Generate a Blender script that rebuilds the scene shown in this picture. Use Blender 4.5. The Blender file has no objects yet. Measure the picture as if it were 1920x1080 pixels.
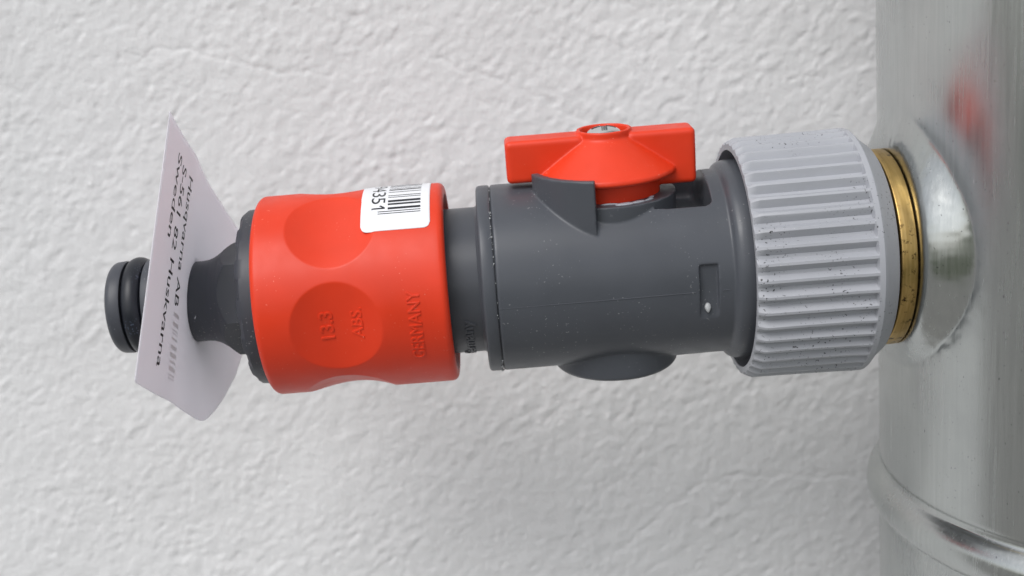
import bpy, bmesh, math, random
import numpy as np
from mathutils import Vector, Matrix

random.seed(4)
rng = np.random.default_rng(7)
sc = bpy.context.scene
col = sc.collection
MM = 0.001

# ------------------------------------------------------------------ camera
PITCH, ROLL = math.radians(13.0), math.radians(4.6)
fwd = Vector((0, math.cos(PITCH), -math.sin(PITCH)))
r0 = Vector((1, 0, 0)); u0 = r0.cross(fwd)
right = r0 * math.cos(ROLL) - u0 * math.sin(ROLL)
up = r0 * math.sin(ROLL) + u0 * math.cos(ROLL)
cam_data = bpy.data.cameras.new("camera")
cam = bpy.data.objects.new("camera", cam_data); col.objects.link(cam)
loc = (fwd * -220.0 - up * 2.2) * MM
m = Matrix((right, up, -fwd)).transposed().to_4x4(); m.translation = loc
cam.matrix_world = m
cam_data.sensor_width = 36.0
cam_data.lens = 2200.0 / 1920.0 * 36.0
cam_data.clip_start = 0.005; cam_data.clip_end = 200.0
cam_data.dof.use_dof = True
cam_data.dof.focus_distance = 0.203
cam_data.dof.aperture_fstop = 20.0
sc.camera = cam

# ------------------------------------------------------------------ sky, sun, exposure (bright overcast)
SUN_EL, SUN_AZ = math.radians(50), math.radians(215)   # azimuth clockwise from +Y: in front of the wall, a little to the open side
w = bpy.data.worlds.new("World"); sc.world = w; w.use_nodes = True
nt = w.node_tree; nt.nodes.clear()
out = nt.nodes.new("ShaderNodeOutputWorld"); bg = nt.nodes.new("ShaderNodeBackground")
sky = nt.nodes.new("ShaderNodeTexSky"); sky.sky_type = 'NISHITA'; sky.sun_disc = False
sky.sun_elevation = SUN_EL; sky.sun_rotation = SUN_AZ
sky.dust_density = 2.0; sky.ozone_density = 1.0
hsv = nt.nodes.new("ShaderNodeHueSaturation"); hsv.inputs["Saturation"].default_value = 0.26
nt.links.new(sky.outputs[0], hsv.inputs["Color"]); nt.links.new(hsv.outputs[0], bg.inputs["Color"])
bg.inputs["Strength"].default_value = 0.14
nt.links.new(bg.outputs[0], out.inputs[0])
sd = bpy.data.lights.new("sun", 'SUN'); sd.energy = 1.55; sd.angle = math.radians(36); sd.color = (1.0, 0.985, 0.975)
sun = bpy.data.objects.new("sun", sd); col.objects.link(sun)
sdir = Vector((math.sin(SUN_AZ) * math.cos(SUN_EL), math.cos(SUN_AZ) * math.cos(SUN_EL), math.sin(SUN_EL)))
sun.rotation_euler = sdir.to_track_quat('Z', 'Y').to_euler()
sun.location = sdir * 3
vs = sc.view_settings
vs.view_transform = 'Standard'; vs.look = 'None'; vs.gamma = 1.0; vs.use_curve_mapping = False
vs.exposure = 0.05
sc.cycles.max_bounces = 10; sc.cycles.glossy_bounces = 6

# ------------------------------------------------------------------ materials
def new_mat(name):
    mt = bpy.data.materials.new(name); mt.use_nodes = True
    n = mt.node_tree.nodes; n.clear()
    o = n.new("ShaderNodeOutputMaterial"); p = n.new("ShaderNodeBsdfPrincipled")
    mt.node_tree.links.new(p.outputs[0], o.inputs[0])
    return mt, mt.node_tree, p

def coords(nt_, scale=(1, 1, 1)):
    tc = nt_.nodes.new("ShaderNodeTexCoord"); mp = nt_.nodes.new("ShaderNodeMapping")
    nt_.links.new(tc.outputs["Object"], mp.inputs[0]); mp.inputs["Scale"].default_value = scale
    return mp.outputs[0]

def noise(nt_, vec, scale, detail=2.0, rough=0.5):
    n = nt_.nodes.new("ShaderNodeTexNoise"); n.inputs["Scale"].default_value = scale
    n.inputs["Detail"].default_value = detail; n.inputs["Roughness"].default_value = rough
    nt_.links.new(vec, n.inputs["Vector"]); return n.outputs["Fac"]

def ramp(nt_, fac, a, b, lo=0.0, hi=1.0):
    r = nt_.nodes.new("ShaderNodeMapRange"); r.inputs[1].default_value = a; r.inputs[2].default_value = b
    r.inputs[3].default_value = lo; r.inputs[4].default_value = hi
    nt_.links.new(fac, r.inputs[0]); return r.outputs[0]

def mul(nt_, a, b):
    mnode = nt_.nodes.new("ShaderNodeMath"); mnode.operation = 'MULTIPLY'
    for i, x in enumerate((a, b)):
        if hasattr(x, "links") or hasattr(x, "is_linked"): nt_.links.new(x, mnode.inputs[i])
        else: mnode.inputs[i].default_value = x
    return mnode.outputs[0]

def mix(nt_, fac, a, b):
    mx = nt_.nodes.new("ShaderNodeMix"); mx.data_type = 'RGBA'
    nt_.links.new(fac, mx.inputs[0])
    for i, x in ((6, a), (7, b)):
        if isinstance(x, (tuple, list)): mx.inputs[i].default_value = (*x[:3], 1)
        else: nt_.links.new(x, mx.inputs[i])
    return mx.outputs[2]

def bump(nt_, p, h, strength, dist):
    b = nt_.nodes.new("ShaderNodeBump"); b.inputs["Strength"].default_value = strength
    b.inputs["Distance"].default_value = dist
    nt_.links.new(h, b.inputs["Height"]); nt_.links.new(b.outputs[0], p.inputs["Normal"])

def plastic(name, c, rough=0.42, speck=(0.5, 0.5, 0.5), speck_at=0.74, dirt=None, ior=1.46, grain=0.05, tone=0.06):
    mt, t, p = new_mat(name)
    v = coords(t)
    big = noise(t, v, 90, 3)
    base = mix(t, ramp(t, big, 0.3, 0.7), tuple(x * (1 - tone) for x in c), tuple(x * (1 + tone) for x in c))
    sp = ramp(t, noise(t, v, 2600, 0.0), speck_at, speck_at + 0.03, 0.0, 0.75)
    spm = mul(t, sp, ramp(t, noise(t, v, 110, 1), 0.48, 0.66))
    base = mix(t, spm, base, speck)
    if dirt:
        d = ramp(t, noise(t, v, 2100, 2.0, 0.6), 0.64, 0.675)
        dm = mul(t, d, ramp(t, noise(t, v, 75, 2), 0.46, 0.60))
        base = mix(t, dm, base, dirt)
    t.links.new(base, p.inputs["Base Color"])
    t.links.new(ramp(t, noise(t, v, 260, 4), 0.3, 0.7, rough - 0.05, rough + 0.07), p.inputs["Roughness"])
    p.inputs["IOR"].default_value = ior
    bump(t, p, noise(t, v, 3200, 2.0), grain, 0.0001)
    return mt

M = {}
M['grey'] = plastic("grey_plastic", (0.072, 0.078, 0.091), 0.36, (0.24, 0.25, 0.26), 0.775)
M['dark'] = plastic("dark_grey_plastic", (0.056, 0.060, 0.072), 0.42, (0.26, 0.27, 0.28), 0.75)
M['red'] = plastic("red_plastic", (0.75, 0.043, 0.010), 0.43, (0.85, 0.22, 0.15), 0.80)
M['nut'] = plastic("light_grey_plastic", (0.375, 0.385, 0.415), 0.48, (0.5, 0.5, 0.5), 0.80, dirt=(0.03, 0.03, 0.032), tone=0.04)
M['rubber'] = plastic("black_rubber", (0.010, 0.012, 0.018), 0.38, (0.10, 0.13, 0.19), 0.68)
M['gasket'] = plastic("gasket_rubber", (0.008, 0.008, 0.009), 0.6)

mt, t, p = new_mat("sticker_paper")
p.inputs["Base Color"].default_value = (0.84, 0.85, 0.88, 1); p.inputs["Roughness"].default_value = 0.38
M['sticker'] = mt
mt, t, p = new_mat("black_print")
p.inputs["Base Color"].default_value = (0.012, 0.012, 0.014, 1); p.inputs["Roughness"].default_value = 0.55
M['ink'] = mt
mt, t, p = new_mat("barcode_print")
p.inputs["Base Color"].default_value = (0.010, 0.011, 0.016, 1); p.inputs["Roughness"].default_value = 0.4
M['barink'] = mt

mt, t, p = new_mat("tag_paper")
v = coords(t)
c1 = mix(t, ramp(t, noise(t, v, 60, 3), 0.35, 0.65), (0.90, 0.885, 0.93), (0.93, 0.915, 0.955))
t.links.new(c1, p.inputs["Base Color"]); p.inputs["Roughness"].default_value = 0.62
bump(t, p, noise(t, v, 2200, 3), 0.12, 0.0001)
tr = t.nodes.new("ShaderNodeBsdfTranslucent"); tr.inputs[0].default_value = (0.96, 0.945, 0.98, 1)
ms = t.nodes.new("ShaderNodeMixShader"); ms.inputs[0].default_value = 0.5
t.links.new(p.outputs[0], ms.inputs[1]); t.links.new(tr.outputs[0], ms.inputs[2])
t.links.new(ms.outputs[0], [n for n in t.nodes if n.type == 'OUTPUT_MATERIAL'][0].inputs[0])
M['tag'] = mt
mt, t, p = new_mat("faint_print")
p.inputs["Base Color"].default_value = (0.89, 0.875, 0.92, 1); p.inputs["Roughness"].default_value = 0.6
M['faint'] = mt

mt, t, p = new_mat("galvanised_steel")
v = coords(t); vs_ = coords(t, (1, 1, 0.035))
streak = noise(t, vs_, 1500, 4, 0.6)
cloud = noise(t, v, 60, 4, 0.55)
c1 = mix(t, ramp(t, streak, 0.3, 0.7), (0.49, 0.51, 0.495), (0.57, 0.59, 0.575))
c1 = mix(t, ramp(t, cloud, 0.35, 0.7, 0.0, 0.45), c1, (0.40, 0.415, 0.415))
speckd = ramp(t, noise(t, v, 2600, 0), 0.815, 0.83)
c1 = mix(t, speckd, c1, (0.24, 0.245, 0.25))
t.links.new(c1, p.inputs["Base Color"]); p.inputs["Metallic"].default_value = 1.0
rg = t.nodes.new("ShaderNodeMath"); rg.operation = 'ADD'
t.links.new(ramp(t, streak, 0.25, 0.75, 0.0, 0.09), rg.inputs[0]); t.links.new(ramp(t, cloud, 0.3, 0.7, 0.16, 0.24), rg.inputs[1])
t.links.new(rg.outputs[0], p.inputs["Roughness"])
fine = noise(t, coords(t, (1, 1, 0.16)), 4200, 2, 0.6)
bump(t, p, fine, 0.045, 0.0001)
M['zinc'] = mt

mt, t, p = new_mat("brass")
v = coords(t)
turn = noise(t, coords(t, (14, 1, 1)), 160, 3)
c1 = mix(t, ramp(t, turn, 0.3, 0.7), (0.42, 0.275, 0.095), (0.56, 0.385, 0.15))
tarn = mul(t, ramp(t, noise(t, v, 900, 4, 0.65), 0.56, 0.66), ramp(t, noise(t, v, 70, 2), 0.47, 0.60))
c1 = mix(t, tarn, c1, (0.055, 0.035, 0.018))
t.links.new(c1, p.inputs["Base Color"]); p.inputs["Metallic"].default_value = 1.0
t.links.new(ramp(t, noise(t, v, 700, 3), 0.3, 0.7, 0.30, 0.46), p.inputs["Roughness"])
bump(t, p, noise(t, v, 900, 3), 0.10, 0.0001)
M['brass'] = mt
mt, t, p = new_mat("chromed_steel")
p.inputs["Base Color"].default_value = (0.80, 0.80, 0.80, 1); p.inputs["Metallic"].default_value = 1; p.inputs["Roughness"].default_value = 0.14
M['chrome'] = mt
mt, t, p = new_mat("grease")
p.inputs["Base Color"].default_value = (0.42, 0.45, 0.50, 1); p.inputs["Roughness"].default_value = 0.25
M['grease'] = mt
mt, t, p = new_mat("plastic_flash")
p.inputs["Base Color"].default_value = (0.38, 0.39, 0.40, 1); p.inputs["Roughness"].default_value = 0.4
M['flash'] = mt

mt, t, p = new_mat("white_painted_plaster")
v = coords(t)
c1 = mix(t, ramp(t, noise(t, v, 14, 4), 0.35, 0.65), (0.725, 0.725, 0.73), (0.75, 0.752, 0.757))
t.links.new(c1, p.inputs["Base Color"]); p.inputs["Roughness"].default_value = 0.85
bump(t, p, noise(t, v, 1100, 3), 0.35, 0.0004)
M['wall'] = mt
mt, t, p = new_mat("paving")
v = coords(t)
c1 = mix(t, ramp(t, noise(t, v, 30, 5), 0.3, 0.7), (0.20, 0.195, 0.185), (0.32, 0.315, 0.30))
t.links.new(c1, p.inputs["Base Color"]); p.inputs["Roughness"].default_value = 0.9
M['paving'] = mt
mt, t, p = new_mat("lawn")
v = coords(t)
c1 = mix(t, ramp(t, noise(t, v, 6, 6), 0.3, 0.7), (0.045, 0.058, 0.030), (0.085, 0.10, 0.055))
t.links.new(c1, p.inputs["Base Color"]); p.inputs["Roughness"].default_value = 0.95
M['lawn'] = mt

# ------------------------------------------------------------------ mesh helpers (all shapes written in millimetres)
def mesh_from(name, verts, faces, origin=(0, 0, 0), smooth=True, angle=32):
    me = bpy.data.meshes.new(name)
    o = np.asarray(origin, float)
    vv = (np.asarray(verts, float) - o) * MM
    me.from_pydata(vv.tolist(), [], [tuple(int(i) for i in f) for f in faces])
    me.validate(); me.update()
    if smooth:
        me.shade_smooth()
        me.set_sharp_from_angle(angle=math.radians(angle))
    return me

def link(name, me, mat, parent=None, label=None):
    ob = bpy.data.objects.new(name, me); col.objects.link(ob)
    if mat is not None: me.materials.append(mat)
    if parent is not None: ob.parent = parent
    if label: ob["label"] = label
    return ob

def thing(name, label, cat, loc_mm):
    e = bpy.data.objects.new(name, None); col.objects.link(e)
    e.location = Vector(loc_mm) * MM; e.empty_display_size = 0.01
    e["label"] = label; e["category"] = cat
    return e

def lathe_x(profile, seg=160, closed=True):
    """profile [(s, r)] turned round the X axis; angle 0 faces the open side (-Y), + goes up."""
    V, Fc = [], []
    n = len(profile)
    for i in range(seg):
        a = 2 * math.pi * i / seg
        for s, r in profile: V.append((s, -r * math.cos(a), r * math.sin(a)))
    for i in range(seg):
        j = (i + 1) % seg
        for k in range(n if closed else n - 1):
            l = (k + 1) % n
            Fc.append((i * n + k, i * n + l, j * n + l, j * n + k))
    return V, Fc

def arc(cx, cy, r, a0, a1, n=6):
    return [(cx + r * math.cos(math.radians(a0 + (a1 - a0) * i / n)), cy + r * math.sin(math.radians(a0 + (a1 - a0) * i / n))) for i in range(n + 1)]

def merge(*parts):
    V, Fc = [], []
    for v_, f_ in parts:
        o = len(V); V += list(v_); Fc += [tuple(i + o for i in f) for f in f_]
    return V, Fc

# stem frame of the tap: turned 5 degrees towards the open side
ST = math.radians(5); SC = 18.6
SU = np.array([0, -math.sin(ST), math.cos(ST)]); SF = np.array([0, -math.cos(ST), -math.sin(ST)]); SX = np.array([1.0, 0, 0])
def stem_pt(x, wv, h): return tuple(SX * (SC + x) + SF * wv + SU * h)

def lathe_stem(profile, seg=128):
    """closed profile [(r, h)] turned round the stem"""
    V, Fc = [], []; n = len(profile)
    for i in range(seg):
        a = 2 * math.pi * i / seg
        for r, h in profile: V.append(stem_pt(r * math.sin(a), r * math.cos(a), h))
    for i in range(seg):
        j = (i + 1) % seg
        for k in range(n):
            l = (k + 1) % n
            Fc.append((i * n + k, j * n + k, j * n + l, i * n + l))
    return V, Fc

def box_stem(x0, x1, w0, w1, h0, h1):
    V = [stem_pt(x, w_, h) for x in (x0, x1) for w_ in (w0, w1) for h in (h0, h1)]
    Fc = [(0, 1, 3, 2), (4, 6, 7, 5), (0, 4, 5, 1), (2, 3, 7, 6), (0, 2, 6, 4), (1, 5, 7, 3)]
    return V, Fc

def round_box(vf, r=0.9, seg=4):
    bm = bmesh.new(); vv = [bm.verts.new(v_) for v_ in vf[0]]
    for f in vf[1]: bm.faces.new([vv[i] for i in f])
    bmesh.ops.recalc_face_normals(bm, faces=bm.faces)
    bmesh.ops.bevel(bm, geom=list(bm.edges), offset=r, segments=seg, profile=0.5, affect='EDGES')
    bm.verts.index_update()
    res = ([tuple(v_.co) for v_ in bm.verts], [tuple(v_.index for v_ in f.verts) for f in bm.faces]); bm.free()
    return res

def tmp_obj(vf):
    me = bpy.data.meshes.new("tmp"); me.from_pydata([tuple(map(float, v_)) for v_ in vf[0]], [], vf[1]); me.update()
    bm = bmesh.new(); bm.from_mesh(me)
    bmesh.ops.remove_doubles(bm, verts=bm.verts, dist=1e-5)
    bmesh.ops.recalc_face_normals(bm, faces=bm.faces)
    bm.to_mesh(me); bm.free()
    ob = bpy.data.objects.new("tmp", me); col.objects.link(ob); return ob

def evaluated(ob):
    dg = bpy.context.evaluated_depsgraph_get(); dg.update()
    return bpy.data.meshes.new_from_object(ob.evaluated_get(dg))

def drop(*obs):
    for ob in obs:
        me = ob.data; bpy.data.objects.remove(ob); bpy.data.meshes.remove(me)

def moulded(adds, cuts=(), late=(), voxel=0.2, smooth_it=6, origin=(0, 0, 0)):
    """solid of shapes fused into one moulding with small soft fillets"""
    a = tmp_obj(adds[0])
    extra = []
    def boo(vf, op):
        b = tmp_obj(vf); extra.append(b)
        md = a.modifiers.new("b", 'BOOLEAN'); md.operation = op; md.object = b; md.solver = 'EXACT'
    for vf in cuts: boo(vf, 'DIFFERENCE')
    for vf in list(adds[1:]) + list(late): boo(vf, 'UNION')
    rm = a.modifiers.new("r", 'REMESH'); rm.mode = 'VOXEL'; rm.voxel_size = voxel; rm.adaptivity = 0
    sm = a.modifiers.new("s", 'SMOOTH'); sm.factor = 0.5; sm.iterations = smooth_it
    me = evaluated(a)
    n = len(me.vertices); co = np.empty(n * 3); me.vertices.foreach_get("co", co)
    co = (co.reshape(-1, 3) - np.asarray(origin)) * MM
    me.vertices.foreach_set("co", co.ravel()); me.update()
    me.shade_smooth()
    drop(a, *extra)
    return me

def text_mesh(body, size, depth=0.0, sx=1.0, shear=0.0, spacing=1.0, bold=0.0):
    """flat letters as (verts N x 3, faces) in mm, lower-left at the origin, x along the line, y up"""
    cu = bpy.data.curves.new("txt", 'FONT'); cu.body = body; cu.size = size; cu.extrude = depth / 2; cu.offset = bold
    cu.shear = shear; cu.space_character = spacing; cu.resolution_u = 5; cu.fill_mode = 'BOTH'
    if depth > 0: cu.bevel_depth = min(0.05, depth * 0.3); cu.bevel_resolution = 1
    ob = bpy.data.objects.new("txt", cu); col.objects.link(ob)
    me = evaluated(ob)
    bm = bmesh.new(); bm.from_mesh(me)
    bmesh.ops.remove_doubles(bm, verts=bm.verts, dist=1e-4)
    long_e = [e for e in bm.edges if e.calc_length() > 0.5]
    if long_e: bmesh.ops.subdivide_edges(bm, edges=long_e, cuts=3)
    bmesh.ops.triangulate(bm, faces=bm.faces)
    V = np.array([v_.co[:] for v_ in bm.verts]); bm.verts.index_update()
    Fc = [tuple(v_.index for v_ in f.verts) for f in bm.faces]
    bm.free(); bpy.data.objects.remove(ob); bpy.data.curves.remove(cu); bpy.data.meshes.remove(me)
    V[:, 0] -= V[:, 0].min(); V[:, 0] *= sx
    return V, Fc

def vnoise(X, Y, wave, seed):
    """smooth value noise on arrays in mm"""
    g = np.random.default_rng(seed).random((256, 256)) * 2 - 1
    x = X / wave; y = Y / wave
    xi = np.floor(x).astype(int); yi = np.floor(y).astype(int); fx = x - xi; fy = y - yi
    fx = fx * fx * fx * (fx * (fx * 6 - 15) + 10); fy = fy * fy * fy * (fy * (fy * 6 - 15) + 10)
    a = g[xi % 256, yi % 256]; b = g[(xi + 1) % 256, yi % 256]; c = g[xi % 256, (yi + 1) % 256]; d = g[(xi + 1) % 256, (yi + 1) % 256]
    return (a * (1 - fx) + b * fx) * (1 - fy) + (c * (1 - fx) + d * fx) * fy

def grid_faces(nu, nv, wrap=False):
    i = np.arange(nu if wrap else nu - 1)[:, None]; j = np.arange(nv - 1)[None, :]
    i2 = (i + 1) % nu
    return np.stack([i * nv + j + 0 * i, i2 * nv + j, i2 * nv + j + 1, i * nv + j + 1], -1).reshape(-1, 4)

def fast_mesh(name, V, Fq, origin=(0, 0, 0)):
    me = bpy.data.meshes.new(name)
    V = (np.asarray(V, float) - np.asarray(origin, float)) * MM
    me.vertices.add(len(V)); me.vertices.foreach_set("co", V.ravel())
    nf = len(Fq); me.loops.add(nf * 4); me.polygons.add(nf)
    me.loops.foreach_set("vertex_index", np.asarray(Fq, np.int32).ravel())
    me.polygons.foreach_set("loop_start", np.arange(0, nf * 4, 4, dtype=np.int32))
    me.update(calc_edges=True); me.validate()
    me.shade_smooth()
    return me

# ------------------------------------------------------------------ ground and wall
GZ = -750.0; WALL_Y = 72.0
V = [(-20000, -1400, GZ), (20000, -1400, GZ), (20000, 400, GZ), (-20000, 400, GZ)]
g = link("ground", mesh_from("ground", V, [(0, 1, 2, 3)], smooth=False), M['paving']); g["kind"] = "structure"
V = [(-60000, -60000, GZ - 4), (60000, -60000, GZ - 4), (60000, 60000, GZ - 4), (-60000, 60000, GZ - 4)]
g = link("lawn", mesh_from("lawn", V, [(0, 1, 2, 3)], smooth=False), M['lawn']); g["kind"] = "structure"

def spaced(lo, hi, flo, fhi, fine, coarse):
    return np.concatenate([np.arange(lo, flo, coarse), np.arange(flo, fhi, fine), np.arange(fhi, hi + coarse, coarse)])
xs = spaced(-900, 900, -175, 140, 0.4, 12.0); zs = spaced(GZ, 900, -165, 72, 0.4, 12.0)
X, Z = np.meshgrid(xs, zs, indexing='ij')
wx = X + 0.8 * vnoise(X, Z, 5, 31); wz = Z + 0.8 * vnoise(X, Z, 5, 32)
# trowelled, rolled paint: grains drawn out along one diagonal
ca, sa = math.cos(math.radians(38)), math.sin(math.radians(38))
U_ = (wx * ca + wz * sa) * 0.72; W_ = -wx * sa + wz * ca
patch = 0.75 + 0.5 * vnoise(X, Z, 17, 17)
H = 0.08 * vnoise(U_, W_, 3.0, 11) + 0.10 * patch * vnoise(U_, W_, 1.45, 12) + 0.05 * vnoise(wx, wz, 0.95, 13) + 0.3 * vnoise(X, Z, 26, 14)
grain = np.clip(vnoise(U_ + 40, W_, 1.7, 15) - 0.36, 0, 1); H += 0.26 * patch * grain
pit = np.clip(-vnoise(U_, W_ + 70, 1.7, 16) - 0.5, 0, 1); H -= 0.32 * pit
for crack in ([(-88, 46), (-72, 45), (-60, 41), (-40, 37)], [(-14, 39), (0, 33), (10, 28), (22, 21), (32, 14)],
              [(52, -74), (66, -75), (80, -77), (95, -78), (118, -76)], [(20, -95), (33, -84), (44, -76), (56, -73)]):
    P = np.array(crack, float)
    dmin = np.full(X.shape, 9.0)
    jx = X + 0.9 * vnoise(X, Z, 4, 41) + 0.4 * vnoise(X, Z, 1.6, 42); jz = Z + 0.9 * vnoise(X, Z, 4, 43) + 0.4 * vnoise(X, Z, 1.6, 44)
    for (x0, z0), (x1, z1) in zip(P[:-1], P[1:]):
        dx, dz = x1 - x0, z1 - z0; tt = np.clip(((jx - x0) * dx + (jz - z0) * dz) / (dx * dx + dz * dz), 0, 1)
        dmin = np.minimum(dmin, np.hypot(jx - x0 - tt * dx, jz - z0 - tt * dz))
    H -= 0.15 * np.exp(-(dmin / 0.4) ** 2)
H *= 1.08
Vw = np.stack([X, WALL_Y - H, Z], -1).reshape(-1, 3)
nu, nv = X.shape
Fw = grid_faces(nu, nv)
# returns and back of the wall slab
edge = [i * nv for i in range(nu)] + [(nu - 1) * nv + j for j in range(1, nv)] + [i * nv + nv - 1 for i in range(nu - 2, -1, -1)] + [j for j in range(nv - 2, 0, -1)]
eb = Vw[edge].copy(); eb[:, 1] = WALL_Y + 200
base_i = len(Vw); Vw = np.concatenate([Vw, eb])
ne = len(edge)
Fs = np.array([(edge[k], base_i + k, base_i + (k + 1) % ne, edge[(k + 1) % ne]) for k in range(ne)])
me = fast_mesh("plaster_wall", Vw, np.concatenate([Fw, Fs]), (0, WALL_Y, GZ))
wall = link("plaster_wall", me, M['wall']); wall.location = (0, WALL_Y * MM, GZ * MM)
wall["label"] = "rough white painted plaster wall with hairline cracks behind the tap"; wall["category"] = "wall"

# ------------------------------------------------------------------ galvanised downpipe
PX, PR = 121.25, 50.0
pipe = thing("downpipe", "galvanised steel downpipe with a raised bead, in front of the plaster wall", "pipe", (PX, 0, GZ))
ph = np.radians(np.concatenate([np.arange(-180, -20, 1.0), np.arange(-20, 75, 0.28), np.arange(75, 180, 1.0)]))
zz = np.concatenate([np.linspace(GZ + 6, -62, 40), np.arange(-60, -44, 0.25), np.arange(-44, -32, 1.0), np.arange(-32, 34, 0.3), np.linspace(36, 900, 40)])
PH, ZZ = np.meshgrid(ph, zz, indexing='ij')
rr = PR + 0.10 * vnoise(np.degrees(PH) * 0.9, ZZ, 30, 51) + 0.02 * vnoise(np.degrees(PH) * 0.9, ZZ, 7, 52)
q = np.clip(1 - ((ZZ + 52.1) / 4.3) ** 2, 0, 1)
rr += 2.5 * q ** 0.75                                   # rolled bead
rr -= 0.30 * np.exp(-((ZZ + 46.9) / 0.8) ** 2) + 0.2 * np.exp(-((ZZ + 57.3) / 0.8) ** 2)
Xp = PX - rr * np.cos(PH); Yp = -rr * np.sin(PH)
front = np.cos(PH) > 0.3
rho = np.hypot(Yp, ZZ) + 0.2 * vnoise(Yp, ZZ, 8, 53)
RO = 24.0 + 2.0 * np.clip(ZZ / 24, -0.6, 1)
tt = np.clip((rho - 17.9) / (RO - 17.9), 0, 1)
flare = np.where(front & (rho < RO), 0.5 + 0.5 * np.cos(np.pi * tt ** 1.25), 0)
XC = 70.2
Xp = np.where(front & (rho < RO), Xp * (1 - flare) + np.minimum(XC, Xp) * flare, Xp)
dent = np.exp(-((rho - 22) / 3) ** 2) * front
Xp += dent * (0.06 * vnoise(Yp, ZZ, 3.4, 54) + 0.035 * vnoise(Yp, ZZ, 1.1, 55))
Vp = np.stack([Xp, Yp, ZZ], -1).reshape(-1, 3)
link("pipe_wall", fast_mesh("pipe_wall", Vp, grid_faces(len(ph), len(zz), True), (PX, 0, GZ)), M['zinc'], pipe)

# ------------------------------------------------------------------ brass pipe fitting
bf = thing("brass_fitting", "tarnished brass collar screwed into the galvanised downpipe", "pipe fitting", (67, 0, -18.3))
BO = (67, 0, -18.3)
prof = [(67.1, 14)] + arc(67.4, 18.0, 0.3, 180, 90, 3) + arc(69.75, 18.05, 0.25, 90, 0, 3) + [(70.0, 14)]
V, Fc = lathe_x(prof, 240)
link("collar_ring", mesh_from("collar_ring", V, Fc, BO), M['brass'], bf)
prof = [(69.98, 14)] + arc(70.3, 16.75, 0.25, 180, 90, 3) + arc(70.9, 16.65, 0.35, 90, 0, 3) + [(72.6, 16.5), (72.6, 14)]
V, Fc = lathe_x(prof, 200); link("shoulder", mesh_from("shoulder", V, Fc, BO), M['brass'], bf)
V, Fc = lathe_x([(66.0, 13), (66.0, 17.3), (67.08, 17.3), (67.08, 13)], 160); link("gasket", mesh_from("gasket", V, Fc, BO), M['gasket'], bf)
V, Fc = lathe_x([(50, 12), (50, 16.5), (66.0, 16.5), (66.0, 12)], 96); link("threaded_nipple", mesh_from("threaded_nipple", V, Fc, BO), M['brass'], bf)

# ------------------------------------------------------------------ tap (shut-off valve)
VO = (SC, 0, -18.3)
valve = thing("shut_off_valve", "grey plastic shut-off valve with red lever between red connector and pipe", "valve", VO)
# body moulding
bprof = [(-2.85, 8), (-2.85, 16.9)] + arc(-2.45, 16.95, 0.4, 180, 90, 3) + [(20, 17.3), (36.5, 17.1), (38.3, 17.12), (38.6, 17.05), (38.75, 17.4), (39.05, 17.85), (39.5, 18.2), (40.1, 18.42), (40.8, 18.5), (50, 18.5), (50, 8)]
body = lathe_x(bprof, 256)
pocket = round_box(box_stem(24 - SC, 36.1 - SC, -10.5, 10.5, 9.6, 30), 1.2, 4)
well = lathe_stem([(0.01, 14.95), (12.55, 14.95), (12.55, 30), (0.01, 30)])
def rc(a, r, s): return (s, -r * math.cos(math.radians(a)), r * math.sin(math.radians(a)))
rec = ([rc(a, r, s) for s in (32.4, 35.7) for a, r in ((10, 16.55), (10, 20), (-26, 20), (-26, 17.38))],
       [(0, 1, 2, 3), (7, 6, 5, 4), (0, 4, 5, 1), (1, 5, 6, 2), (2, 6, 7, 3), (3, 7, 4, 0)])
turret = lathe_stem([(0.01, 2), (12.5, 2), (12.5, 14.9), (0.01, 14.9)])
boss = lathe_stem([(0.01, -5), (11.7, -5), (11.7, -17.6), (11.2, -18.2), (0.01, -18.3)])
gv, gf = [], []
gn = 20
for i in range(gn + 1):
    az = math.radians(-74 + 60.5 * i / gn); top = 20.15 - 0.15 * i / gn
    for r, h in ((12.95, 6), (14.35, 6), (14.35, top), (12.95, top)): gv.append(stem_pt(r * math.sin(az), r * math.cos(az), h))
for i in range(gn):
    for k in range(4): gf.append((i * 4 + k, i * 4 + (k + 1) % 4, i * 4 + 4 + (k + 1) % 4, i * 4 + 4 + k))
gf += [(0, 3, 2, 1), (gn * 4, gn * 4 + 1, gn * 4 + 2, gn * 4 + 3)]
guard = (gv, gf)
me = moulded([body, turret, boss, guard], cuts=[pocket, well, rec], voxel=0.19, smooth_it=5, origin=VO)
vb = link("body", me, M['grey'], valve)

# moulding seam: a hair-thin raised line along the body
V, Fc = [], []
for i in range(61):
    s = -2.7 + (37.6 + 2.7) * i / 60; r = 17.3 - max(0, (s - 20)) * 0.2 / 16.5
    a = -6.2 + 0.4 * i / 60
    d = 0.10 / 17.3 * 57.3
    if 32.2 < s < 35.9: r -= 1.2
    for da, dr in ((-d, -0.05), (0, 0.10), (d, -0.05)): V.append(rc(a + da, r + dr, s))
for i in range(60):
    Fc += [(i * 3, i * 3 + 3, i * 3 + 4, i * 3 + 1), (i * 3 + 1, i * 3 + 4, i * 3 + 5, i * 3 + 2)]
link("mould_seam", mesh_from("mould_seam", V, Fc, VO), M['grey'], valve)

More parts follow.
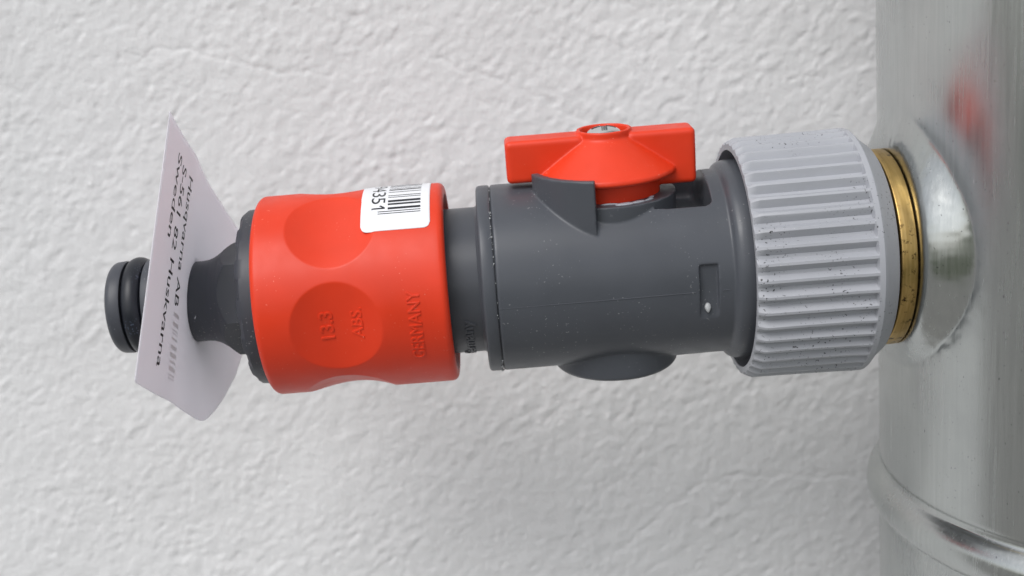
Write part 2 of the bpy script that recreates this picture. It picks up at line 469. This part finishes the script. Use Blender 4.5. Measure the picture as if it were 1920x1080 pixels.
# outlet: neck and end flange
prof = [(-40, 9), (-40, 13.5), (-6.0, 13.5), (-5.45, 13.9)] + arc(-4.85, 16.75, 0.6, 180, 90, 4) + [(-3.3, 17.35), (-3.05, 17.2), (-3.05, 16.75), (-2.7, 16.7), (-2.7, 9)]
V, Fc = lathe_x(prof, 224)
outlet = link("outlet_neck", mesh_from("outlet_neck", V, Fc, VO), M['grey'], valve)
def wrap_text(body_, size, s_base, a0, a1, rfun, depth, direction=1, bold=0.0):
    """letters wrapped on a turned surface; direction 1 reads upwards (tops to -X), -1 reads downwards (tops to +X)"""
    V, Fc = text_mesh(body_, size, depth, bold=bold)
    Lw = V[:, 0].max(); tx = V[:, 0] / Lw
    ang = a0 + (a1 - a0) * tx
    s = s_base - direction * V[:, 1]
    r = np.array([rfun(si, ai) for si, ai in zip(s, ang)]) + V[:, 2]
    ar = np.radians(ang)
    return np.stack([s, -r * np.cos(ar), r * np.sin(ar)], -1), Fc
V, Fc = wrap_text("Germany", 2.9, -7.75, -72, -19, lambda s, a: 13.5, 0.36, bold=0.03)
link("raised_lettering", mesh_from("neck_lettering", V, Fc, VO), M['grey'], outlet)
# flash left in the parting groove
fl = bmesh.new()
for k in range(46):
    a = random.choice([random.uniform(-80, -55), random.uniform(-75, 85), random.uniform(20, 55)]); r = 17.35
    s = -3.0 + random.uniform(-0.12, 0.12); sz = random.uniform(0.05, 0.16) * (1.6 if a < -55 else 1)
    c = Vector(rc(a, r, s)) - Vector(VO)
    mtx = Matrix.Translation(c * MM) @ Matrix.Rotation(random.uniform(0, 6), 4, Vector((random.random(), random.random(), random.random()))) @ Matrix.Diagonal((sz * MM, sz * MM * random.uniform(0.5, 2.2), sz * MM * 0.6, 1))
    bmesh.ops.create_icosphere(fl, subdivisions=1, radius=1.0, matrix=mtx)
for (a, ds, ln) in ((37, -0.9, 0.9), (39, -0.5, 0.7), (-88, 0.4, 1.0), (20, -0.4, .5)):
    p0 = Vector(rc(a, 17.4, -3.0)); p1 = Vector(rc(a - 2.5, 17.55, -3.0 + ds)); nrm = Vector((0, p0.y, p0.z)).normalized() * 0.05; sd_ = Vector((0.02, -p0.z, p0.y)).normalized() * 0.05
    q_ = [fl.verts.new((pp - Vector(VO)) * MM) for pp in (p0 + sd_, p0 - sd_, p1 + nrm)]
    fl.faces.new(q_)
me = bpy.data.meshes.new("plastic_flash"); fl.to_mesh(me); fl.free()
o = link("plastic_flash", me, M['flash'], valve); o["kind"] = "stuff"
# gate mark
V, Fc = [], []
nub = bmesh.new(); bmesh.ops.create_icosphere(nub, subdivisions=3, radius=1.0)
for v_ in nub.verts:
    x, y, z = v_.co
    if z < 0: x *= (1 + 0.45 * z)
    v_.co = Vector((x * 0.58, y * 0.42, z * 0.9))
me = bpy.data.meshes.new("gate_mark"); nub.to_mesh(me); nub.free()
for v_ in me.vertices: v_.co = (Vector(rc(-17, 16.75, 33.75)) - Vector(VO) + Matrix.Rotation(math.radians(-17), 3, 'X') @ v_.co) * MM
me.shade_smooth(); link("gate_mark", me, M['flash'], valve)

# grease smear on the turret
gb = bmesh.new()
for az, r, sx_, sy_ in ((-3, 10.4, 1.7, 0.22), (11, 11.0, 1.9, 0.75), (24, 11.0, 1.6, 0.55), (36, 11.2, 1.1, 0.16), (44, 10.3, .8, .3)):
    a = math.radians(az); c = Vector(stem_pt(r * math.sin(a), r * math.cos(a), 14.92)) - Vector(VO)
    rot = Matrix((SX, SF, SU)).transposed().to_4x4() @ Matrix.Rotation(-a, 4, 'Z')
    bmesh.ops.create_icosphere(gb, subdivisions=2, radius=1.0, matrix=Matrix.Translation(c * MM) @ rot @ Matrix.Diagonal((sx_ * MM, sy_ * MM, 0.26 * MM, 1)))
me = bpy.data.meshes.new("grease_smear"); gb.to_mesh(me); gb.free(); me.shade_smooth()
link("grease_smear", me, M['grease'], valve)

# red lever
cone = lathe_stem([(0.01, 14.0), (9.7, 14.0), (9.7, 18.2), (12.3, 18.25), (12.75, 18.7), (12.6, 19.3), (5.25, 25.0), (5.0, 25.3), (5.0, 26.55), (4.3, 26.55), (4.2, 23.0), (0.01, 23.0)])
wl = round_box(box_stem(0.5 - SC, -3.9, -3.3, 3.3, 18.2, 25.95))
wr = round_box(box_stem(3.9, 34.7 - SC, -3.3, 3.3, 15.9, 25.95))
me = moulded([cone, wl, wr], voxel=0.16, smooth_it=9, origin=VO)
lever = link("lever", me, M['red'], valve)
# cross-head screw in the lever
pf = [(0.01, 21.5), (3.3, 21.5), (3.6, 24.9)] + [(3.6 * math.cos(math.radians(b)), 24.9 + 2.1 * math.sin(math.radians(b))) for b in range(10, 90, 10)] + [(0.01, 27.0)]
scr = tmp_obj(lathe_stem(pf, 72))
cut1 = tmp_obj(box_stem(-2.2, 2.2, -0.55, 0.55, 25.4, 29)); cut2 = tmp_obj(box_stem(-0.55, 0.55, -2.2, 2.2, 25.4, 29))
for c_ in (cut1, cut2):
    c_.location = (0, 0, 0)
    md = scr.modifiers.new("b", 'BOOLEAN'); md.operation = 'DIFFERENCE'; md.object = c_; md.solver = 'EXACT'
me = evaluated(scr); drop(scr, cut1, cut2)
for v_ in me.vertices: v_.co = (v_.co - Vector(VO)) * MM
me.shade_smooth(); me.set_sharp_from_angle(angle=math.radians(35))
link("screw", me, M['chrome'], lever)

# light grey union nut with knurled grip
TEETH = 48; SUB = 16
sta = [(41.5, 20.3, 0), (41.5, 21.55, 0.22), (41.62, 21.7, 0.34), (42.4, 22.1, 0.68), (43.1, 22.38, 1.0), (50, 22.45, 1.0), (58, 22.55, 1.0), (61.7, 22.65, 1.0), (61.95, 22.65, 0.0), (62.9, 22.62, 0), (63.15, 22.4, 0), (64.1, 21.35, 0), (64.25, 21.15, 0), (66.2, 19.6, 0), (66.4, 19.3, 0), (66.4, 17.6, 0), (48.5, 17.6, 0), (48.5, 20.1, 0)]
n = len(sta); seg = TEETH * SUB
V, Fc = [], []
def groove(u):       # 0 on the ridge, 1 in the groove
    if u < 0.16: return 0.0
    if u < 0.46: return (u - 0.16) / 0.30
    if u < 0.66: return 1.0
    return max(0.0, 1 - (u - 0.66) / 0.34)
us = [0.0, 0.03, 0.08, 0.13, 0.16, 0.18, 0.24, 0.32, 0.40, 0.46, 0.56, 0.66, 0.72, 0.80, 0.88, 0.96]
wear = [random.random() ** 2 for _ in range(TEETH)]
for tth in range(TEETH):
    for u in us:
        a = 360.0 * (tth + u) / TEETH
        for s, r, gfac in sta:
            rr_ = r - 1.2 * gfac * groove(u) - (0.10 * wear[tth] if gfac == 1.0 and s in (50, 58) and u < 0.2 else 0)
            V.append(rc(a, rr_, s))
N = len(V) // n
for i in range(N):
    j = (i + 1) % N
    for k in range(n):
        l = (k + 1) % n
        Fc.append((i * n + k, i * n + l, j * n + l, j * n + k))
link("union_nut", mesh_from("union_nut", V, Fc, VO, angle=24), M['nut'], valve)

# ------------------------------------------------------------------ red hose connector
CO = (-30, 0, -18.5)
conn = thing("hose_connector", "red hose quick connector with thumb dimples and barcode sticker, pushed on grey valve", "hose connector", CO)
DIMP = [-9.3 + 60 * k for k in range(6)]
def collar_r(s, a):
    r = 18.52
    for d in DIMP:
        da = (a - d + 180) % 360 - 180
        if abs(da) < 30:
            qq = ((s + 31.1) / 8.05) ** 2 + (math.radians(da) * 18.5 / 8.5) ** 2
            if qq < 1: return r - 1.85 * (1 - qq)
    return r
outer = arc(-44.1, 17.3, 1.22, 180, 90, 8) + [(s, 18.52) for s in np.arange(-43.5, -13.0, 0.22)] + arc(-12.5, 17.3, 1.22, 90, 0, 8)
prof = [(-45.32, 16.7)] + outer + [(-11.28, 16.5), (-11.5, 16.35), (-16, 16.3), (-16, 14.5), (-42, 14.5), (-42, 16.5)]
V, Fc = [], []; seg = 540; n = len(prof)
for i in range(seg):
    a = 360.0 * i / seg
    for s, r in prof:
        if abs(r - 18.52) < 1e-6 and -43.6 < s < -13: r = collar_r(s, a)
        V.append(rc(a, r, s))
for i in range(seg):
    j = (i + 1) % seg
    for k in range(n):
        l = (k + 1) % n
        Fc.append((i * n + k, i * n + l, j * n + l, j * n + k))
sleeve = link("sleeve", mesh_from("sleeve", V, Fc, CO, angle=35), M['red'], conn)
V, Fc = lathe_x([(-30, 13.55), (-30, 16.2), (-13.0, 16.2), (-12.4, 15.9), (-14.3, 14.6), (-15.5, 13.55)], 160)
link("inner_ring", mesh_from("inner_ring", V, Fc, CO), M['grey'], conn)
# end flange with scalloped edge
V, Fc = [], []; seg = 288
prof = [(-40, 9), (-48.3, 9), (-48.4, 14.6), (-48.05, 15.7), (-47.5, 16.25), (-46.5, 16.3), (-40, 16.3)]
n = len(prof)
for i in range(seg):
    a = 360.0 * i / seg
    b = 0.5 + 0.5 * math.tanh(6 * math.sin(math.radians(a * 14 + 20)))
    for k, (s, r) in enumerate(prof):
        if k in (2, 3): s -= 0.28 * b; r += 0.0
        V.append(rc(a, r, s))
for i in range(seg):
    j = (i + 1) % seg
    for k in range(n):
        l = (k + 1) % n
        Fc.append((i * n + k, i * n + l, j * n + l, j * n + k))
link("end_flange", mesh_from("end_flange", V, Fc, CO), M['dark'], conn)
for txt, size, sb, a0, a1, dep in (("GERMANY", 3.15, -16.25, -32, 9.2, 0.22), ("13.3", 3.3, -31.75, -17, 0.3, 0.24), ("ABS.", 2.9, -26.55, -17.4, 1.8, 0.16)):
    V, Fc = wrap_text(txt, size, sb, a0, a1, collar_r, dep)
    link("raised_lettering", mesh_from("sleeve_lettering", V, Fc, CO), M['red'], sleeve)
# barcode sticker wrapped over the top of the sleeve
S0, S1, A0, A1 = -25.75, -13.5, 43.9, 132.0
def sticker_pt(s, a, lift): return rc(a, max(collar_r(s, a), 18.3) + lift, s)
ns, na = 40, 110; CR = 1.25
V, Fc = [], []
for i in range(ns + 1):
    for j in range(na + 1):
        s = S0 + (S1 - S0) * i / ns
        # corners rounded: each column starts where the corner arc lets it
        dcor = min(s - S0, S1 - s); cut = CR - math.sqrt(max(0, CR * CR - (CR - dcor) ** 2)) if dcor < CR else 0
        lo = A0 + math.degrees(cut / 18.6); hi = A1 - math.degrees(cut / 18.6)
        V.append(sticker_pt(s, lo + (hi - lo) * j / na, 0.07))
for i in range(ns):
    for j in range(na):
        Fc.append((i * (na + 1) + j, (i + 1) * (na + 1) + j, (i + 1) * (na + 1) + j + 1, i * (na + 1) + j + 1))
stick = link("barcode_sticker", mesh_from("barcode_sticker", V, Fc, CO), M['sticker'], conn, "white sticker with black barcode and digits")
md = stick.modifiers.new("thickness", 'SOLIDIFY'); md.thickness = 0.00006; md.offset = -1
bars = [(55.55, 56.15, 1), (57.2, 57.85, 1), (59.0, 60.8, 0), (62.8, 64.4, 0), (65.5, 67.6, 0), (70.3, 71.0, 0), (72.3, 73.1, 0), (77.0, 77.8, 0), (80.3, 82.0, 0), (83.4, 84.3, 0), (87.3, 88.2, 0), (90.2, 91.8, 0), (94, 94.9, 0), (97, 99.2, 0), (101, 101.8, 0), (104, 105.5, 0)]
V, Fc = [], []
for a0, a1, guard_bar in bars:
    sl, sr = (-22.7 if guard_bar else -20.95), -15.15
    b = len(V)
    for i in range(5):
        s = sl + (sr - sl) * i / 4
        for a in (a0, a1): V.append(sticker_pt(s, a, 0.085))
    for i in range(4): Fc.append((b + 2 * i, b + 2 * i + 2, b + 2 * i + 3, b + 2 * i + 1))
link("barcode_print", mesh_from("barcode_print", V, Fc, CO), M['barink'], stick)
# digits read downwards round the sleeve
DV, DF = [], []
for ch, ac, hw in (("5", 67.9, 3.1), ("3", 75.3, 3.1), ("4", 82.8, 3.3), ("9", 90.2, 3.1)):
    V, Fc = text_mesh(ch, 3.3, 0)
    V[:, 1] -= V[:, 1].min(); V[:, 1] *= 2.45 / V[:, 1].max(); Lw = V[:, 0].max()
    b = len(DV)
    for x, y, z in V:
        DV.append(sticker_pt(-23.9 + y, ac + hw * (1 - 2 * x / Lw), 0.085))
    DF += [tuple(i + b for i in f) for f in Fc]
b = len(DV)                                            # the 1: a thin stem with a flag
for k in range(13):
    s_ = -23.85 + 2.4 * k / 12
    for a_ in (59.75, 60.95): DV.append(sticker_pt(s_, a_, 0.085))
DF += [(b + 2 * k, b + 2 * k + 2, b + 2 * k + 3, b + 2 * k + 1) for k in range(12)]
b = len(DV)
for s_, a_ in ((-21.45, 60.95), (-22.2, 63.0), (-22.55, 62.6), (-22.0, 60.95)): DV.append(sticker_pt(s_, a_, 0.09))
DF.append((b, b + 1, b + 2, b + 3))
link("digit_print", mesh_from("digit_print", DV, DF, CO), M['barink'], stick)

# ------------------------------------------------------------------ dark nipple at the open end
NO = (-60, 0, -9)
nip = thing("hose_nipple", "dark grey plastic hose nipple with hexagon and rubber ring, through the paper tag", "hose nipple", NO)
V, Fc = [], []; seg = 240
fl_prof = [(-59.6, 7.5), (-57.3, 7.5), (-56.2, 7.62), (-55.2, 7.95), (-54.3, 8.45), (-53.4, 9.05), (-52.6, 9.75), (-51.8, 10.5), (-51.0, 11.3), (-50.3, 12.2), (-49.7, 13.0), (-48.2, 13.0)]
dense = []
for (s0, q0), (s1, q1) in zip(fl_prof[:-1], fl_prof[1:]):
    for k in range(4): dense.append((s0 + (s1 - s0) * k / 4, q0 + (q1 - q0) * k / 4))
dense.append(fl_prof[-1])
prof = [(-48.2, 5)] + [(-59.6, 5)] + dense
n = len(prof)
for i in range(seg):
    a = 360.0 * i / seg
    hx = 9.15 / math.cos(math.radians(((a - 18) + 30) % 60 - 30))
    for s, r in prof: V.append(rc(a, min(r, hx) if r > 5.1 else r, s))
for i in range(seg):
    j = (i + 1) % seg
    for k in range(n):
        l = (k + 1) % n
        Fc.append((i * n + k, i * n + l, j * n + l, j * n + k))
link("hexagon", mesh_from("hexagon", V, Fc, NO, angle=18), M['dark'], nip)
prof = [(-57, 4.5), (-74.0, 4.5), (-74.05, 6.6)] + arc(-72.7, 7.2, 1.35, 190, 95, 7) + [(-71.6, 8.62), (-71.2, 8.5), (-71.15, 7.2), (-67.3, 7.2), (-67.25, 8.55), (-66.9, 8.7), (-63.5, 8.7), (-62.8, 7.5), (-57, 7.5)]
V, Fc = lathe_x(prof, 192)
link("spigot", mesh_from("spigot", V, Fc, NO), M['dark'], nip)
ring = [(-69.2 + 1.75 * math.cos(b), 7.75 + 1.42 * math.sin(b)) for b in np.linspace(0, 2 * math.pi, 28, endpoint=False)]
V, Fc = lathe_x(ring[::-1], 160)
link("rubber_ring", mesh_from("rubber_ring", V, Fc, NO), M['rubber'], nip)

# ------------------------------------------------------------------ paper tag threaded on the nipple
TA = np.array([-56.3966, -13.5814, 35.5047]); TU = np.array([-0.06287, -0.53652, -0.84154]); TV = np.array([-0.01485, 0.84362, -0.53673])
TN = np.cross(TU, TV); TN *= np.sign(TN[0])           # towards the red connector
TH, TW = 47.2, 60.0
def tag_pt(u, v_, lift=0.0):
    u = u * (1 - 0.0011 * max(0, v_)) - 0.8
    bend = 0.75 - 1.5 * u / 46 
    near = max(0.0, 1 - v_ / 30)
    d = bend * near + 0.9 * (max(0, v_ - 30) / 24) ** 2 * (1 if u > 23 else 0.3) - 1.1 * math.exp(-(((u - 22.7) / 13) ** 2 + ((v_ - 30.5) / 13) ** 2)) + 0.5 * math.exp(-((v_ - 17) / 5) ** 2) * 0.8
    return TA + TU * u + TV * v_ + np.array([1, 0, 0]) * (d + lift)
tag = thing("paper_tag", "white paper address tag with three printed lines, pierced by the dark nipple", "tag", tuple(tag_pt(TH, TW / 2)))
TO = tuple(tag_pt(TH, TW / 2))
nu_, nv_ = 64, 72; CR = 3.0
V, Fc = [], []
for i in range(nu_ + 1):
    for j in range(nv_ + 1):
        u = TH * (1 - (1 - i / nu_) ** 1.6)
        du = TH - u
        c0 = (0.7 - math.sqrt(max(0, .49 - (0.7 - du) ** 2))) if du < 0.7 else 0
        vmax = float(np.interp(du, [0, 0.25, 0.7, 1.6, 4.3, 7.8, 14, 22, 47], [33.5, 36.5, 38.2, 40.3, 45.0, 49.5, 55.5, 60, 61]))
        V.append(tag_pt(u, c0 + (vmax - c0) * j / nv_))
for i in range(nu_):
    for j in range(nv_):
        k = i * (nv_ + 1) + j
        P = (np.array(V[k]) + np.array(V[k + nv_ + 2])) / 2
        if math.hypot(P[1], P[2]) < 7.0: continue      # hole for the nipple
        Fc.append((k, k + nv_ + 1, k + nv_ + 2, k + 1))
sheet = link("sheet", mesh_from("sheet", V, Fc, TO), M['tag'], tag)
md = sheet.modifiers.new("thickness", 'SOLIDIFY'); md.thickness = 0.00014; md.offset = -1
# torn spur of paper beside the nipple
def loc_of(y, z):      # u, v of a point of the sheet from its depth and height
    d = np.array([0, y, z]) - np.array([0, TA[1], TA[2]]); return d @ TU, d @ TV
spur = []
for y, z in ((-7.2, -4.2), (-5.6, -6.6), (-8.2, -2.6)):
    u, v_ = loc_of(y, z); spur.append(tag_pt(u, v_, 0.25))
spur[2] = spur[2] + np.array([1.3, -0.6, 0.2])
V = spur + [pp + np.array([0.1, 0.1, 0.1]) for pp in spur]
link("torn_edge", mesh_from("torn_edge", V, [(0, 1, 2), (5, 4, 3), (0, 3, 4, 1), (1, 4, 5, 2), (2, 5, 3, 0)], TO, smooth=False), M['tag'], tag)
TL = math.atan2(-2.3, 37.8)
def tag_text(txt, u0_, u1_, v0_, capsize, mat, name, slope=-2.0 / 37.8):
    V, Fc = text_mesh(txt, capsize, 0, bold=0.02)
    V[:, 1] *= 0.82
    Lw = V[:, 0].max()
    P = [tag_pt(u0_ + (u1_ - u0_) * x / Lw, v0_ + y + slope * (u1_ - u0_) * x / Lw, 0.03) for x, y, z in V]
    link(name, mesh_from(name, P, Fc, TO), mat, sheet)
tag_text("Husqvarna AB", 5.3, 30.3, 14.3, 3.7, M['ink'], "printed_line", -0.6 / 37.8)
tag_text("S-561 82 Huskvarna", 4.9, 42.6, 10.5, 3.7, M['ink'], "printed_line")
tag_text("Sweden", 3.9, 20.0, 7.5, 3.7, M['ink'], "printed_line")

# print of the other side showing faintly through the paper
V, Fc = [], []
uu = 31.5
while uu < 43.5:
    wd = random.choice((0.25, 0.45, 0.8)); b = len(V)
    for v_ in (14.0, 15.5, 17.0): V += [tag_pt(uu, v_, 0.02), tag_pt(uu + wd, v_, 0.02)]
    Fc += [(b, b + 1, b + 3, b + 2), (b + 2, b + 3, b + 5, b + 4)]
    uu += wd + random.choice((0.35, 0.6, 0.9))
link("faint_print", mesh_from("faint_print", V, Fc, TO), M['faint'], sheet)
